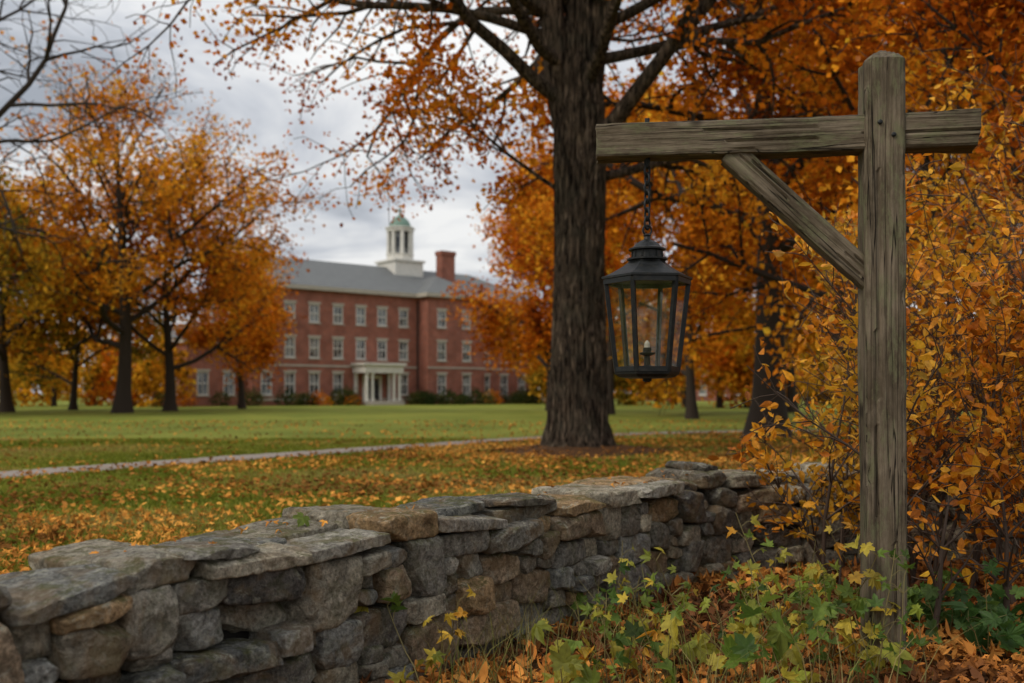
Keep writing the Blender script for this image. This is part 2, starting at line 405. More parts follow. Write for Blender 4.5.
def stone(s, nd, z, hs, hn, hz, n=20, k=8., tilt=.07, cuts=11, cap=False):
    x, y, tx, ty = wall_at(s)
    V, F = CG[n]; q = V/((np.abs(V)**k).sum(1, keepdims=True)**(1/k))
    for _ in range(cuts):
        d = rs.normal(size=3); d /= np.linalg.norm(d); sup = np.abs(d).sum()
        off = min(sup, 1.4)*rs.uniform(.77, .97); dist = q@d-off; q = q-np.maximum(dist, 0)[:, None]*d
    sd = int(rs.integers(1e6)); dirn = q/np.linalg.norm(q, axis=1, keepdims=True); sc = np.array([hs, hn, hz])
    P = q*sc
    rid = 1-2*np.abs(fbm(P*9+sd % 61, 3, sd+9))
    P = P+dirn*(fbm(P*6+sd % 97, 2, sd)*.11*min(sc)+rid*.006+fbm(P*30+sd % 89, 3, sd+3)*.008)[:, None]
    a, b, c = rs.normal(0, tilt, 3)
    P = P+np.stack([P[:, 2]*a*2.2, P[:, 0]*c*.8, P[:, 0]*b], 1)
    W = np.stack([x+tx*P[:, 0]-ty*(P[:, 1]+nd), y+ty*P[:, 0]+tx*(P[:, 1]+nd), z+P[:, 2]], 1)
    col = np.array(STC[rs.integers(len(STC))])*rs.uniform(.65, 1.35)
    wall.add(W, F, 0, col, n < 8)
TOPZ = .63
def pack(front, nres):
    ds = .03; n = int(WL/ds); H = np.zeros(n); it = 0
    while it < 3000:
        it += 1; i = int(H.argmin()); h0 = H[i]
        if h0 > TOPZ-.035: break
        j = i
        while j < n and abs(H[j]-h0) < .035: j += 1
        av = (j-i)*ds; w = rs.choice([rs.uniform(.12, .2), rs.uniform(.2, .32), rs.uniform(.32, .52)], p=[.3, .42, .28])
        if av < w+.1: w = av
        if w > .6: w = .46
        h = min(w*rs.uniform(.42, .95), rs.uniform(.09, .27)); h = max(h, .05)
        if TOPZ-(h0+h) < .06: h = TOPZ-h0+rs.uniform(-.01, .02)
        if h > .3: h = h*.5
        k = max(1, int(round(w/ds))); H[i:i+k] = max(H[i:i+k].max(), h0)+h
        s = (i+k/2)*ds; hn = rs.uniform(.13, .18)
        nd = (hn+rs.normal(-.005, .03)) if front else (.5-hn+rs.normal(0, .015))
        stone(s, nd, h0+h/2, k*ds/2*1.03, hn, h/2*1.06, nres if w > .1 or nres < 8 else 8)
pack(True, 20); pack(False, 4)
s = .1
while s < WL-.2:                                   # coping slabs
    w = rs.uniform(.22, .56); th = rs.uniform(.028, .058)
    zc = TOPZ+th+rs.uniform(-.014, .02)
    if rs.random() < .4: stone(s+w/2, .25+rs.normal(0, .035), zc, w/2*.99, rs.uniform(.22, .31), th, 20, 10, .05, 12)
    else:
        f = rs.uniform(.13, .2)
        stone(s+w/2, f-.03+rs.normal(0, .03), zc, w/2*.99, f, th, 20, 10, .06, 12); stone(s+w/2+rs.normal(0, .06), .3+f*.6, zc+rs.normal(0, .012), w/2*1.02, .5-f-.13, th, 20, 10, .05, 12)
    if rs.random() < .3: stone(s+w/2+rs.normal(0, .1), .22+rs.normal(0, .08), zc+th+.02, w/2*rs.uniform(.5, .85), rs.uniform(.12, .2), rs.uniform(.018, .032), 20, 10, .05, 12)
    s += w*.97
ss = np.linspace(0.05, WL-.05, 90); V = []
for q in ss:
    x, y, tx, ty = wall_at(q)
    for nd, z in ((.14, 0), (.42, 0), (.42, TOPZ-.02), (.14, TOPZ-.02)): V.append((x-ty*nd, y+tx*nd, z))
F = []
for i in range(len(ss)-1):
    for k in range(4): F.append((i*4+k, i*4+(k+1) % 4, i*4+4+(k+1) % 4, i*4+4+k))
wall.add(V, F, 1)
wall.build('dry_stone_wall', [M_stone, M_core])

# ------------------------------------------------------------ ground
g = MB(); g.add([(-900,-60,0),(900,-60,0),(900,1500,0),(-900,1500,0)], np.array([(0,1,2,3)])); g.build('lawn_ground', [M_lawn])
poly = [(WP[i][0]+WN[i][0]*.25, WP[i][1]+WN[i][1]*.25, .004) for i in range(0, len(WP), 12)] + [(16,8.4,.004),(16,-4,.004),(-6,-4,.004),(-5,.5,.004)]
g = MB(); g.add(poly, [tuple(reversed(range(len(poly))))]); g.build('leaf_litter_ground', [M_soil])
pc = np.array([(-22,-6),(-14,6),(-8.1,15.8),(-4.6,21.2),(.8,28.8),(4,31.8),(9,34.2),(20,36.4),(45,38),(90,39)], float); pp = []
for i in range(1, len(pc)-2):
    for t in np.linspace(0, 1, 30, endpoint=False):
        p0, p1, p2, p3 = pc[i-1:i+3]; pp.append(.5*((2*p1)+(-p0+p2)*t+(2*p0-5*p1+4*p2-p3)*t*t+(-p0+3*p1-3*p2+p3)*t**3))
pp = np.array(pp); tt = np.gradient(pp, axis=0); tt /= np.linalg.norm(tt, axis=1, keepdims=True); nn = np.stack([-tt[:, 1], tt[:, 0]], 1)
jr = np.random.default_rng(2); wj = .62+jr.normal(0, .06, (len(pp), 2)); A = pp+nn*wj[:, :1]; B = pp-nn*wj[:, 1:]
V = np.zeros((len(pp)*2, 3)); V[0::2, :2] = A; V[1::2, :2] = B; V[:, 2] = .006
g = MB(); g.add(V, np.array([(2*i+1, 2*i+3, 2*i+2, 2*i) for i in range(len(pp)-1)])); g.build('garden_path', [M_path])
th_ = np.arange(40)*2*np.pi/40; V = [(1.44, 22, .16)]
for rr_, zz_ in ((.9,.14),(1.5,.07),(2.2,-.01)): V += [(1.44+rr_*(1+.12*math.sin(3*a+1)+.06*math.sin(7*a))*math.cos(a), 22+rr_*(1+.12*math.sin(3*a+1))*math.sin(a), zz_) for a in th_]
F = [(0, 1+k, 1+(k+1) % 40) for k in range(40)]+[(1+i*40+k, 41+i*40+k, 41+i*40+(k+1) % 40, 1+i*40+(k+1) % 40) for i in range(2) for k in range(40)]
g = MB(); g.add(V, F, 0, (1,1,1), True); g.build('earth_mound', [M_soil])

rg = np.random.default_rng(5)
def path_dist(xy): return np.min([np.linalg.norm(xy-q, axis=1) for q in pp[::3]], axis=0)
N = 260000; d = 4.2+24*rg.random(N)**1.25; X = rg.uniform(-1, 1, N)*(.56*d+.6); xy = np.stack([X, d], 1)
k = wall_side(xy) > .5; k &= ~((X > 3) & (d < 8.2)); xy = xy[k]
xy = xy[path_dist(xy) > .66]; n = len(xy); hgt = rg.uniform(.025, .06, n)*(1+.4*fbm(np.c_[xy, np.zeros(n)]*1.2, 2, 3)); an = rg.uniform(0, 6.28, n); wd = rg.uniform(.004, .009, n)*(1+xy[:, 1]*.05)
bx = np.c_[np.cos(an), np.sin(an)]*wd[:, None]; ln = rg.normal(0, .55, (n, 2))*hgt[:, None]
V = np.zeros((n, 3, 3)); V[:, 0, :2] = xy-bx; V[:, 1, :2] = xy+bx; V[:, 2, :2] = xy+ln; V[:, 2, 2] = hgt
pc_ = np.c_[xy, np.zeros(n)]; col = leafcols(pc_, [(.13,.15,.018),(.18,.195,.026),(.25,.235,.04),(.31,.23,.07)], rg, .5, 4, .2)
g = MB(); g.add(V.reshape(-1, 3), np.arange(n*3).reshape(-1, 3), 0, np.repeat(col, 3, 0)); g.build('lawn_grass_blades', [M_grass])
LT = [(.20,.09,.025),(.36,.145,.032),(.48,.2,.038),(.58,.27,.055)]
N = 95000; d = 4.5+42*rg.random(N)**1.25; X = rg.uniform(-1, 1, N)*(.56*d+.6); xy = np.stack([X, d], 1)
dt = np.linalg.norm(xy-np.array([1.44, 22]), axis=1); dens = .62+.5*np.exp(-(dt/6)**2)
pj = np.array([pp[np.argmin(np.abs(pp[:, 0]-q))][1] for q in np.linspace(-26, 26, 200)]); py = np.interp(X, np.linspace(-26, 26, 200), pj)
dens = np.where(d > py, dens*.16, dens); dens = dens*(.75+1.1*fbm(np.c_[xy, X*0]*.45, 3, 9)).clip(.08, 1.6)
dens = np.where(path_dist(xy) < .7, dens*.25, dens)
k = (wall_side(xy) > .5) & (rg.random(N) < dens); xy = xy[k]; n = len(xy); pos = np.c_[xy, rg.uniform(.02, .06, n)]; dm = np.linalg.norm(xy-np.array([1.44, 22]), axis=1); pos[:, 2] += .14*(1-dm/2.0).clip(0, 1)
nr = rg.normal(0, .45, (n, 3)); nr[:, 2] = 1; sz = rg.uniform(.024, .05, n)*(1+d[k]*.014); cl = leafcols(pos, LT, rg, .7, 2, .3); ne = xy[:, 1] < 11
g = MB(); scatter(g, tmpl_low(), pos[ne], nr[ne], sz[ne], cl[ne], rg, 0, .5); scatter(g, tmpl_quad(), pos[~ne], nr[~ne], sz[~ne]*1.8, cl[~ne], rg, 0, .3); g.build('fallen_leaves_lawn', [M_litter])
LT2 = [(.12,.05,.022),(.26,.10,.03),(.42,.155,.036),(.56,.24,.055)]
N = 30000; X = rg.uniform(-2.5, 7, N); Y = rg.uniform(2., 8.5, N); xy = np.c_[X, Y]; k = (wall_side(xy) < .02) & (X < .6*Y+.5); xy = xy[k]; n = len(xy)
hmp = (.03+.03*fbm(np.c_[xy, xy[:, 0]*0]*1.5, 3, 8)); pos = np.c_[xy, rg.uniform(.005, .05, n)+hmp.clip(0, .1)]
nr = rg.normal(0, .5, (n, 3)); nr[:, 2] = 1; h = n*2//3
g = MB(); cl = leafcols(pos, LT2, rg, 1.2, 2, .35)
scatter(g, tmpl_lobed(), pos[:h], nr[:h], rg.uniform(.025, .055, h), cl[:h], rg, 0, .6); scatter(g, tmpl_ovate(), pos[h:], nr[h:], rg.uniform(.05, .1, n-h), cl[h:], rg, 0, .5)
g.build('leaf_litter', [M_litter])
n = 60; s_ = rg.uniform(.5, WL-2, n); nd = rg.uniform(.05, .45, n); x, y, tx, ty = wall_at(s_); pos = np.c_[x-ty*nd, y+tx*nd, np.full(n, TOPZ+.115)+rg.uniform(-.01, .01, n)]
nr = rg.normal(0, .3, (n, 3)); nr[:, 2] = 1; g = MB(); scatter(g, tmpl_lobed(), pos, nr, rg.uniform(.018, .035, n), leafcols(pos, LT, rg), rg, 0, .5); g.build('leaves_on_wall', [M_litter])

# ------------------------------------------------------------ timber lantern post
bl = np.array([.415, 4.86]); brr = np.array([2.14, 4.60]); bd = (brr-bl)/np.linalg.norm(brr-bl); BA = math.atan2(bd[1], bd[0]); blen = np.linalg.norm(brr-bl)
px_, py_ = 1.735, 4.665
gal = empty('timber_lantern_post', (px_, py_, 0), (0, 0, BA))
def timber_piece(name, w, dpt, L, seed, loc, rot=(0,0,0), peak=0, sag=0):
    V, F = cubegrid(12, 12, int(L/.02)); P = V*np.array([w/2, dpt/2, L/2])
    ex = np.maximum(0, np.abs(V[:, 0])+np.abs(V[:, 1])-1.82); P[:, :2] *= (1-ex*.3)[:, None]
    nz = fbm(P*np.array([14, 14, 1.3])+seed, 3, seed)*.010+fbm(P*np.array([60, 60, 2.5])+seed, 2, seed+2)*.004
    dr = np.c_[V[:, 0]*(np.abs(V[:, 0]) > .99), V[:, 1]*(np.abs(V[:, 1]) > .99), V[:, 2]*(np.abs(V[:, 2]) > .999)]
    P = P+dr*nz[:, None]; P[:, 0] += sag*np.sin(P[:, 2]*1.7+seed)
    edge = (np.abs(V[:, 0]) > .8) & (np.abs(V[:, 1]) > .8); ch_ = (fbm(P*np.array([3, 3, 7])+seed*3, 3, seed+5)).clip(0, 1)*.22; P[edge, :2] *= (1-ch_[edge])[:, None]
    rr = np.random.default_rng(seed)
    for _ in range(5):
        fx = rr.uniform(-.6, .6); z0 = rr.uniform(-L/2, L/2); ll = rr.uniform(.15, .45)*L; side = -1 if rr.random() < .7 else 1
        on = (V[:, 1]*side > .99)&(np.abs(V[:, 0]-fx) < .09)&(np.abs(P[:, 2]-z0) < ll/2); P[on, 1] -= side*.011
    if peak:
        top = V[:, 2] > .999; P[top, 2] += peak*(1-np.maximum(np.abs(V[top, 0]), np.abs(V[top, 1])))
    mb = MB(); mb.add(P, F, 0, (1,1,1), False)
    return mb.build(name, [M_timber], gal, loc, rot)
zb = 2.515
timber_piece('post', .182, .19, 2.96, 3, (0, 0, 1.36), peak=.07, sag=.005)
xb = (np.array([px_, py_])-bl)@bd
timber_piece('crossbeam', .165, .15, blen, 7, (blen/2-xb, 0, zb), (0, R(90), 0), sag=.005)
p1 = Vector((-.70, 0, 2.45)); p2 = Vector((-.05, 0, 1.83)); dv = p2-p1
timber_piece('brace', .12, .115, dv.length, 12, (p1+p2)/2, (0, math.atan2(dv.x, dv.z), 0))
mb = MB()
for hx, hz in ((-.03, zb+.03), (.03, zb-.03)):
    V = []; n = 8
    for rr_, yy in ((.011, -.092), (.011, -.103), (.005, -.106)):
        for k in range(n): V.append((hx+rr_*math.cos(k*math.pi/4), yy, hz+rr_*math.sin(k*math.pi/4)))
    mb.add(V, [(i*n+k, i*n+(k+1) % n, (i+1)*n+(k+1) % n, (i+1)*n+k) for i in range(2) for k in range(n)]+[tuple(range(2*n, 3*n))])
mb.build('bolts', [M_iron], gal)

# ------------------------------------------------------------ lantern
lx = .655; ly = bl[1]+(lx-bl[0])*bd[1]/bd[0]
lan = empty('hanging_lantern', (lx, ly, 0), (0, 0, R(3)))
fr = MB(); RT, RB, ZT, ZB = .203, .150, 1.845, 1.405
def hexp(r, z, k): a = R(60*k); return Vector((r*math.cos(a), r*math.sin(a), z))
def bar(mb, a, b, w, mi=0):
    a = Vector(a); b = Vector(b); d = (b-a).normalized(); u = d.cross(Vector((0,0,1)) if abs(d.z) < .9 else Vector((a.x, a.y, 0)).normalized() if a.xy.length > .01 else Vector((1,0,0))).normalized(); v = d.cross(u)
    V = [p+u*sx*w/2+v*sy*w/2 for p in (a, b) for sx, sy in ((-1,-1),(1,-1),(1,1),(-1,1))]
    mb.add([tuple(q) for q in V], np.array([(0,1,2,3),(7,6,5,4),(0,4,5,1),(1,5,6,2),(2,6,7,3),(3,7,4,0)]), mi)
for k in range(6):
    bar(fr, hexp(RT, ZT, k), hexp(RB, ZB, k), .02)
    for (r, z, w) in ((RT, ZT-.008, .024), (RB, ZB+.01, .024)):
        bar(fr, hexp(r, z, k), hexp(r, z, k+1), w)
fr.lathe([(.212, ZT), (.222, ZT+.006), (.222, ZT+.016), (.2, ZT+.022), (.165, ZT+.04), (.12, ZT+.066), (.092, ZT+.088), (.088, ZT+.098)], 6)
fr.lathe([(.098, ZT+.098), (.098, ZT+.106), (.074, ZT+.11), (.072, ZT+.142), (.09, ZT+.146), (.09, ZT+.153), (.068, ZT+.162), (.052, ZT+.18), (.032, ZT+.192), (.018, ZT+.198), (.014, ZT+.212), (.02, ZT+.218), (.0135, ZT+.226)], 20)
fr.lathe([(.10, ZB-.034), (.135, ZB-.028), (.158, ZB-.014), (.16, ZB-.004), (.156, ZB+.003)], 6)
fr.lathe([(.012, ZB-.052), (.022, ZB-.046), (.022, ZB-.036), (.05, ZB-.033)], 12)
for k in range(12):
    a = R(30*k); fr.box(.073*math.cos(a)-.004, .073*math.cos(a)+.004, .073*math.sin(a)-.004, .073*math.sin(a)+.004, ZT+.112, ZT+.14)
fr.build('iron_frame', [M_iron], lan)
gls = MB()
for k in range(6):
    s_ = .955; V = [tuple(hexp(RB*s_, ZB+.01, k)), tuple(hexp(RB*s_, ZB+.01, k+1)), tuple(hexp(RT*s_, ZT-.01, k+1)), tuple(hexp(RT*s_, ZT-.01, k))]
    gls.add(V, np.array([(0,1,2,3)]))
gls.build('glass_panes', [M_glass], lan)
bn = MB(); bn.lathe([(.055, ZB+.004), (.06, ZB+.012), (.03, ZB+.02), (.016, ZB+.03), (.014, ZB+.075), (.036, ZB+.082), (.038, ZB+.09), (.02, ZB+.094), (.02, ZB+.115)], 16)
bn.lathe([(.014, ZB+.115), (.014, ZB+.135), (.004, ZB+.15)], 12, mi=1); bn.build('burner', [M_iron, M_candle], lan)
ch = MB(); zz = ZT+.226; i = 0
def torus(mb, c, R1, r, ang, stretch=1.):
    V = []; n1, n2 = 16, 6
    for a in range(n1):
        for b in range(n2):
            A = 2*math.pi*a/n1; Bq = 2*math.pi*b/n2; rr = R1+r*math.cos(Bq); p = (rr*math.cos(A), r*math.sin(Bq), rr*math.sin(A)*stretch)
            V.append((c[0]+p[0]*math.cos(ang)-p[1]*math.sin(ang), c[1]+p[0]*math.sin(ang)+p[1]*math.cos(ang), c[2]+p[2]))
    F = [(a*n2+b, a*n2+(b+1) % n2, ((a+1) % n1)*n2+(b+1) % n2, ((a+1) % n1)*n2+b) for a in range(n1) for b in range(n2)]
    mb.add(V, F, 0, (1,1,1), True)
torus(ch, (0, 0, zz+.018), .023, .0055, .3); zz += .052
while zz < zb-.085:
    torus(ch, (0, 0, zz), .0155, .0055, .5+(i % 2)*1.57, 1.75); zz += .0425; i += 1
ch.lathe([(.009, zb-.12), (.009, zb-.08)], 8); ch.lathe([(.03, zb+.083), (.03, zb+.09), (.012, zb+.092), (.012, zb+.115)], 8); ch.build('chain', [M_iron], lan)

# ------------------------------------------------------------ brick college building
TH = R(40); ox, oy = -10.6, 112.
bld = empty('brick_college_building', (ox, oy, 0), (0, 0, TH))
wl = MB(); tm = MB(); gw = MB(); rf = MB()
def facade(o, dx, nx, L, H, wins, z0=0):
    xs = sorted({0., L} | {c-w/2 for c, z, w, h in wins} | {c+w/2 for c, z, w, h in wins}); zs = sorted({z0, H} | {z-h/2 for c, z, w, h in wins} | {z+h/2 for c, z, w, h in wins})
    P = lambda a, z, dn=0.: (o[0]+dx[0]*a+nx[0]*dn, o[1]+dx[1]*a+nx[1]*dn, z)
    for i in range(len(xs)-1):
        for j in range(len(zs)-1):
            cx, cz = (xs[i]+xs[i+1])/2, (zs[j]+zs[j+1])/2
            if any(abs(cx-c) < w/2 and abs(cz-z) < h/2 for c, z, w, h in wins): continue
            wl.add([P(xs[i], zs[j]), P(xs[i+1], zs[j]), P(xs[i+1], zs[j+1]), P(xs[i], zs[j+1])], np.array([(0,1,2,3)]))
    def bx(mb, a0, a1, z0_, z1_, d0, d1, mi=0):
        V = [P(a0,z0_,d0),P(a1,z0_,d0),P(a1,z0_,d1),P(a0,z0_,d1),P(a0,z1_,d0),P(a1,z1_,d0),P(a1,z1_,d1),P(a0,z1_,d1)]
        mb.add(V, np.array([(0,3,2,1),(4,5,6,7),(0,1,5,4),(1,2,6,5),(2,3,7,6),(3,0,4,7)]), mi)
    for c, z, w, h in wins:
        a0, a1, b0, b1 = c-w/2, c+w/2, z-h/2, z+h/2
        for q in (((a0,b0),(a1,b0)),((a1,b0),(a1,b1)),((a1,b1),(a0,b1)),((a0,b1),(a0,b0))):
            (u0, v0), (u1, v1) = q; wl.add([P(u0,v0), P(u1,v1), P(u1,v1,-.22), P(u0,v0,-.22)], np.array([(0,1,2,3)]))
        gw.add([P(a0,b0,-.17), P(a1,b0,-.17), P(a1,b1,-.17), P(a0,b1,-.17)], np.array([(0,1,2,3)]))
        bx(tm, a0+.002, a0+.11, b0, b1, -.16, -.04); bx(tm, a1-.11, a1-.002, b0, b1, -.16, -.04)
        bx(tm, a0+.11, a1-.11, b1-.11, b1-.002, -.16, -.04); bx(tm, a0+.11, a1-.11, b0+.002, b0+.11, -.16, -.04); bx(tm, a0+.11, a1-.11, z-.05, z+.05, -.165, -.05)
        bx(tm, c-.025, c+.025, b0+.11, z-.05, -.165, -.09); bx(tm, c-.025, c+.025, z+.05, b1-.11, -.165, -.09)
        bx(tm, a0-.12, a1+.12, b0-.14, b0-.003, -.1, .09, 1); bx(tm, a0-.14, a1+.14, b1+.003, b1+.24, -.1, .05, 1)
def rows(cs, zz=((2.25,2.3),(6.0,2.1),(9.6,1.9)), w=1.2): return [(c, z, w, h) for c in cs for z, h in zz]
EH = 12.0; XL = -20.; XR = 18.; WD = 12.
cs = [-1.9, -4.7, -7.4, -10.2, -13.0, -15.8, -18.4]
wins = [q for q in rows([c-XL for c in cs]) if not (q[1] < 3 and abs(q[0]+XL+6.05) < 2.6)]
facade((XL, 0), (1,0), (0,-1), -XL, EH, wins)
facade((0, -2), (1,0), (0,-1), 8, EH, rows([1.9, 5.4]))
facade((0, 0), (0,-1), (-1,0), 2, EH, []); facade((8, -2), (0,1), (1,0), 2, EH, [])
facade((8, 0), (1,0), (0,-1), XR-8, EH, rows([1.8, 4.6, 7.4]))
facade((XL, WD), (0,-1), (-1,0), WD, EH, rows([2.5, 6, 9.5])); facade((XR, 0), (0,1), (1,0), WD, EH, rows([2.5, 6, 9.5])); facade((XR, WD), (-1,0), (0,1), XR-XL, EH, rows([3+3.2*i for i in range(11)]))
facade((-26, 1.5), (1,0), (0,-1), 6, 6.2, rows([1.6, 4.3], ((2.25,2.3),))); facade((-26, 11), (0,-1), (-1,0), 9.5, 6.2, rows([3, 6.5], ((2.25,2.3),))); facade((XL, 11), (-1,0), (0,1), 6, 6.2, [])
def hip(x0, x1, y0, y1, z, h, ov=.5, run=None):
    x0 -= ov; x1 += ov; y0 -= ov; y1 += ov; r = (y1-y0)/2 if run is None else run; ym = (y0+y1)/2
    rf.add([(x0,y0,z),(x1,y0,z),(x1,y1,z),(x0,y1,z),(x0+r,ym,z+h),(x1-r,ym,z+h)], [(0,1,5,4),(1,2,5),(2,3,4,5),(3,0,4)])
    tm.box(x0, x1, y0, y1, z-.42, z-.003, 1)
hip(XL, XR, 0, WD, EH+.42, 3.6); hip(-26, XL-.6, 1.5, 11, 6.62, 2., .4, 2.5)
z = EH+.421; rf.add([(-.5,-2.5,z),(8.5,-2.5,z),(8.5,3,z),(-.5,3,z),(4,2,z+2.5),(4,5,z+2.5)], [(0,1,4),(1,2,5,4),(0,4,5,3)]); tm.box(-.5, 8.5, -2.5, -.51, EH, z-.003, 1)
for z0_ in (.55, 4.05): tm.box(XL-.05, -.001, -.06, -.0, z0_, z0_+.18, 1); tm.box(-.06, 8.06, -2.06, -2.0, z0_, z0_+.18, 1); tm.box(8.06, XR, -.06, 0, z0_, z0_+.18, 1)
tm.box(-.16, -.04, -.2, -.08, 0, EH-.43, 2)
cx = -6.05
tm.box(cx-2.4, cx+2.4, -2.6, -.07, 3.45, 4.25); tm.box(cx-2.65, cx+2.65, -2.85, -.07, 4.253, 4.5); tm.box(cx-2.5, cx+2.5, -2.7, -.07, 0, .45, 1); tm.box(cx-2.0, cx+2.0, -3.1, -2.703, 0, .22, 1)
for q in (-2.05, -1.35, 1.35, 2.05):
    tm.lathe([(.24,.45),(.24,.6),(.18,.63),(.15,3.2),(.22,3.27),(.22,3.447)], 12, cx+q, -2.3)
for q in (-2.1, 2.1): tm.box(cx+q-.17, cx+q+.17, -.3, -.065, .452, 3.447)
gw.box(cx-.55, cx+.55, -.06, -.02, .45, 2.7, 1); tm.box(cx-1.2, cx-.9, -.14, -.062, .45, 3.2); tm.box(cx+.9, cx+1.2, -.14, -.062, .45, 3.2); tm.box(cx-.9, cx+.9, -.14, -.062, 2.9, 3.2); gw.box(cx-.88, cx-.58, -.07, -.025, .5, 2.8, 0); gw.box(cx+.58, cx+.88, -.07, -.025, .5, 2.8, 0)
wl.build('walls', [M_brick], bld); tm.build('trim_and_portico', [M_white, M_lime, M_door], bld); gw.build('windows_and_door', [M_win, M_door], bld); rf.build('roof', [M_slate], bld)
c = MB()
qx, qy = 6.2, 3.2; c.box(qx-.95, qx+.95, qy-.6, qy+.6, 13, 17.6); c.box(qx-1.05, qx+1.05, qy-.7, qy+.7, 17.6, 18.1)
c.build('chimney', [M_brick], bld)
cu = MB(); ux, uy = 1.6, 6.
cu.box(ux-1.95, ux+1.95, uy-1.95, uy+1.95, 14.4, 16.6); cu.box(ux-2.15, ux+2.15, uy-2.15, uy+2.15, 16.6, 16.85)
cu.lathe([(1.6,16.85),(1.6,17.5),(1.68,17.52),(1.68,17.64)], 8, ux, uy, rot=R(22.5))
for k in range(8):
    a = R(22.5+45*k); cu.lathe([(.28,17.64),(.24,20.2),(.3,20.3)], 6, ux+1.36*math.cos(a), uy+1.36*math.sin(a))
cu.lathe([(1.0,17.64),(1.0,20.3)], 8, ux, uy, mi=2, rot=R(22.5))
cu.lathe([(1.65,20.3),(1.65,20.6),(1.8,20.65),(1.8,20.8)], 8, ux, uy, rot=R(22.5))
cu.lathe([(1.35,20.8),(1.26,21.2),(1.04,21.6),(.72,21.95),(.35,22.2),(.15,22.4),(.12,22.7),(.2,22.85),(.05,23.05),(.03,23.7)], 16, ux, uy, mi=1, smooth=True)
cu.build('cupola', [M_white, M_copper, M_win], bld)

def house(name, x, y, rot, L, D, H, rh, wallm, nw, fl):
    e = empty(name, (x, y, 0), (0, 0, R(rot))); global wl, tm, gw, rf
    wl = MB(); tm = MB(); gw = MB(); rf = MB(); zz = [(1.8+3.1*i, 1.6) for i in range(fl)]
    facade((0,0), (1,0), (0,-1), L, H, rows([L*(i+.5)/nw for i in range(nw)], zz, 1.1)); facade((0,D), (0,-1), (-1,0), D, H, rows([D*.3, D*.7], zz, 1.1))
    facade((L,0), (0,1), (1,0), D, H, rows([D*.3, D*.7], zz, 1.1)); facade((L,D), (-1,0), (0,1), L, H, [])
    wl.add([(0,0,H),(0,D,H),(0,D/2,H+rh)], np.array([(0,1,2)])); wl.add([(L,0,H),(L,D/2,H+rh),(L,D,H)], np.array([(0,1,2)]))
    rf.add([(-.4,-.4,H-.2),(L+.4,-.4,H-.2),(L+.4,D/2,H+rh+.05),(-.4,D/2,H+rh+.05),(-.4,D+.4,H-.2),(L+.4,D+.4,H-.2)], [(0,1,2,3),(3,2,5,4)])
    tm.box(-.3, L+.3, -.3, -.003, H-.45, H-.25); wl.box(L*.7, L*.7+1, D/2-.5, D/2+.5, H, H+rh+1.2)
    wl.build('walls', [wallm], e); tm.build('trim', [M_white], e); gw.build('windows', [M_win], e); rf.build('roof', [M_slate], e)
house('white_house', -62, 150, 10, 11, 9, 5.6, 2.4, M_white, 4, 2); house('white_house', 1.5, 160, -8, 8, 8, 5.4, 2.5, M_white, 3, 2)
house('brick_house', 20, 160, -6, 24, 10, 5.6, 2.6, M_brick, 8, 2); house('white_house', -88, 150, 30, 10, 8, 5, 2.4, M_white, 3, 2)

# foundation shrubs + distant trees
def blobleaves(mb, c, r, n, size, pal, rng, seed):
    d = rng.normal(size=(n, 3)); d /= np.linalg.norm(d, axis=1, keepdims=True)
    rad = (1+.35*fbm(d*2.2+seed, 2, seed))*rng.uniform(.65, 1.08, n)
    p = c+d*rad[:, None]*r; p = p[p[:, 2] > .05]; n2 = rng.normal(size=(len(p), 3))*.7+(p-c)/r
    scatter(mb, tmpl_quad(), p, n2, size*rng.uniform(.6, 1.3, len(p)), leafcols(p, pal, rng, .35, seed, .3), rng, 0, .2)
rd = np.random.default_rng(31); mb = MB(); ct, st_ = math.cos(TH), math.sin(TH)
HG = [(.022,.036,.012),(.035,.055,.016),(.06,.07,.02),(.11,.1,.025)]
for i in range(46):
    lx_ = rd.uniform(-30, 17); lyy = rd.uniform(-3.6, -1.6)-(2 if 0 < lx_ < 8 else 0)
    if abs(lx_+6.05) < 3.2: continue
    rr = np.array([rd.uniform(.8, 1.7), rd.uniform(.8, 1.5), rd.uniform(.7, 1.3)]); blobleaves(mb, np.array([ox+lx_*ct-lyy*st_, oy+lx_*st_+lyy*ct, rr[2]*.6]), rr, 420, .2, HG if rd.random() < .93 else ORANGE, rd, i)
mb.build('foundation_shrubs', [M_leaf])
mb = MB()
PAL = [ORANGE, YELL, OLIVE, OLIVE, GOLD, YELL]
def far_tree(xx, yy, H, cr, pal, sd, nb=8, nlv=150, ls=.75):
    for j in range(nb):
        o = rd.normal(0, 1, 3)*np.array([cr*.45, cr*.45, H*.2]); blobleaves(mb, np.array([xx, yy, H*.5])+o, np.array([cr*.5, cr*.5, cr*.5])*rd.uniform(.7, 1.2), nlv, ls, pal, rd, sd*9+j)
    mb.lathe([(.3, 0), (.2, H*.5)], 6, xx, yy, 1)
for i in range(95):
    yy = rd.uniform(165, 225); k = rd.uniform(-.62, .62); xx = k*yy
    far_tree(xx, yy, rd.uniform(9, 15)*(1.15 if k > 0 else .85), rd.uniform(4, 7), PAL[rd.integers(6)], i)
for i in range(28):
    yy = rd.uniform(84, 125); k = rd.uniform(.022, .6); far_tree(k*yy, yy, rd.uniform(7, 12), rd.uniform(3, 4.6), [ORANGE, YELL, OLIVE, GOLD][rd.integers(4)], 200+i, 9, 260, .5)
for i, (k, yy, H) in enumerate([(-.51,92,7),(-.46,98,8),(-.42,105,7.5),(-.38,100,7),(-.49,110,9),(-.345,93,7.5)]): far_tree(k*yy, yy, H, 3.4, [OLIVE, YELL, OLIVE, ORANGE][i % 4], 300+i, 8, 260, .5)
mb.build('distant_trees', [M_leaf, M_bark2])

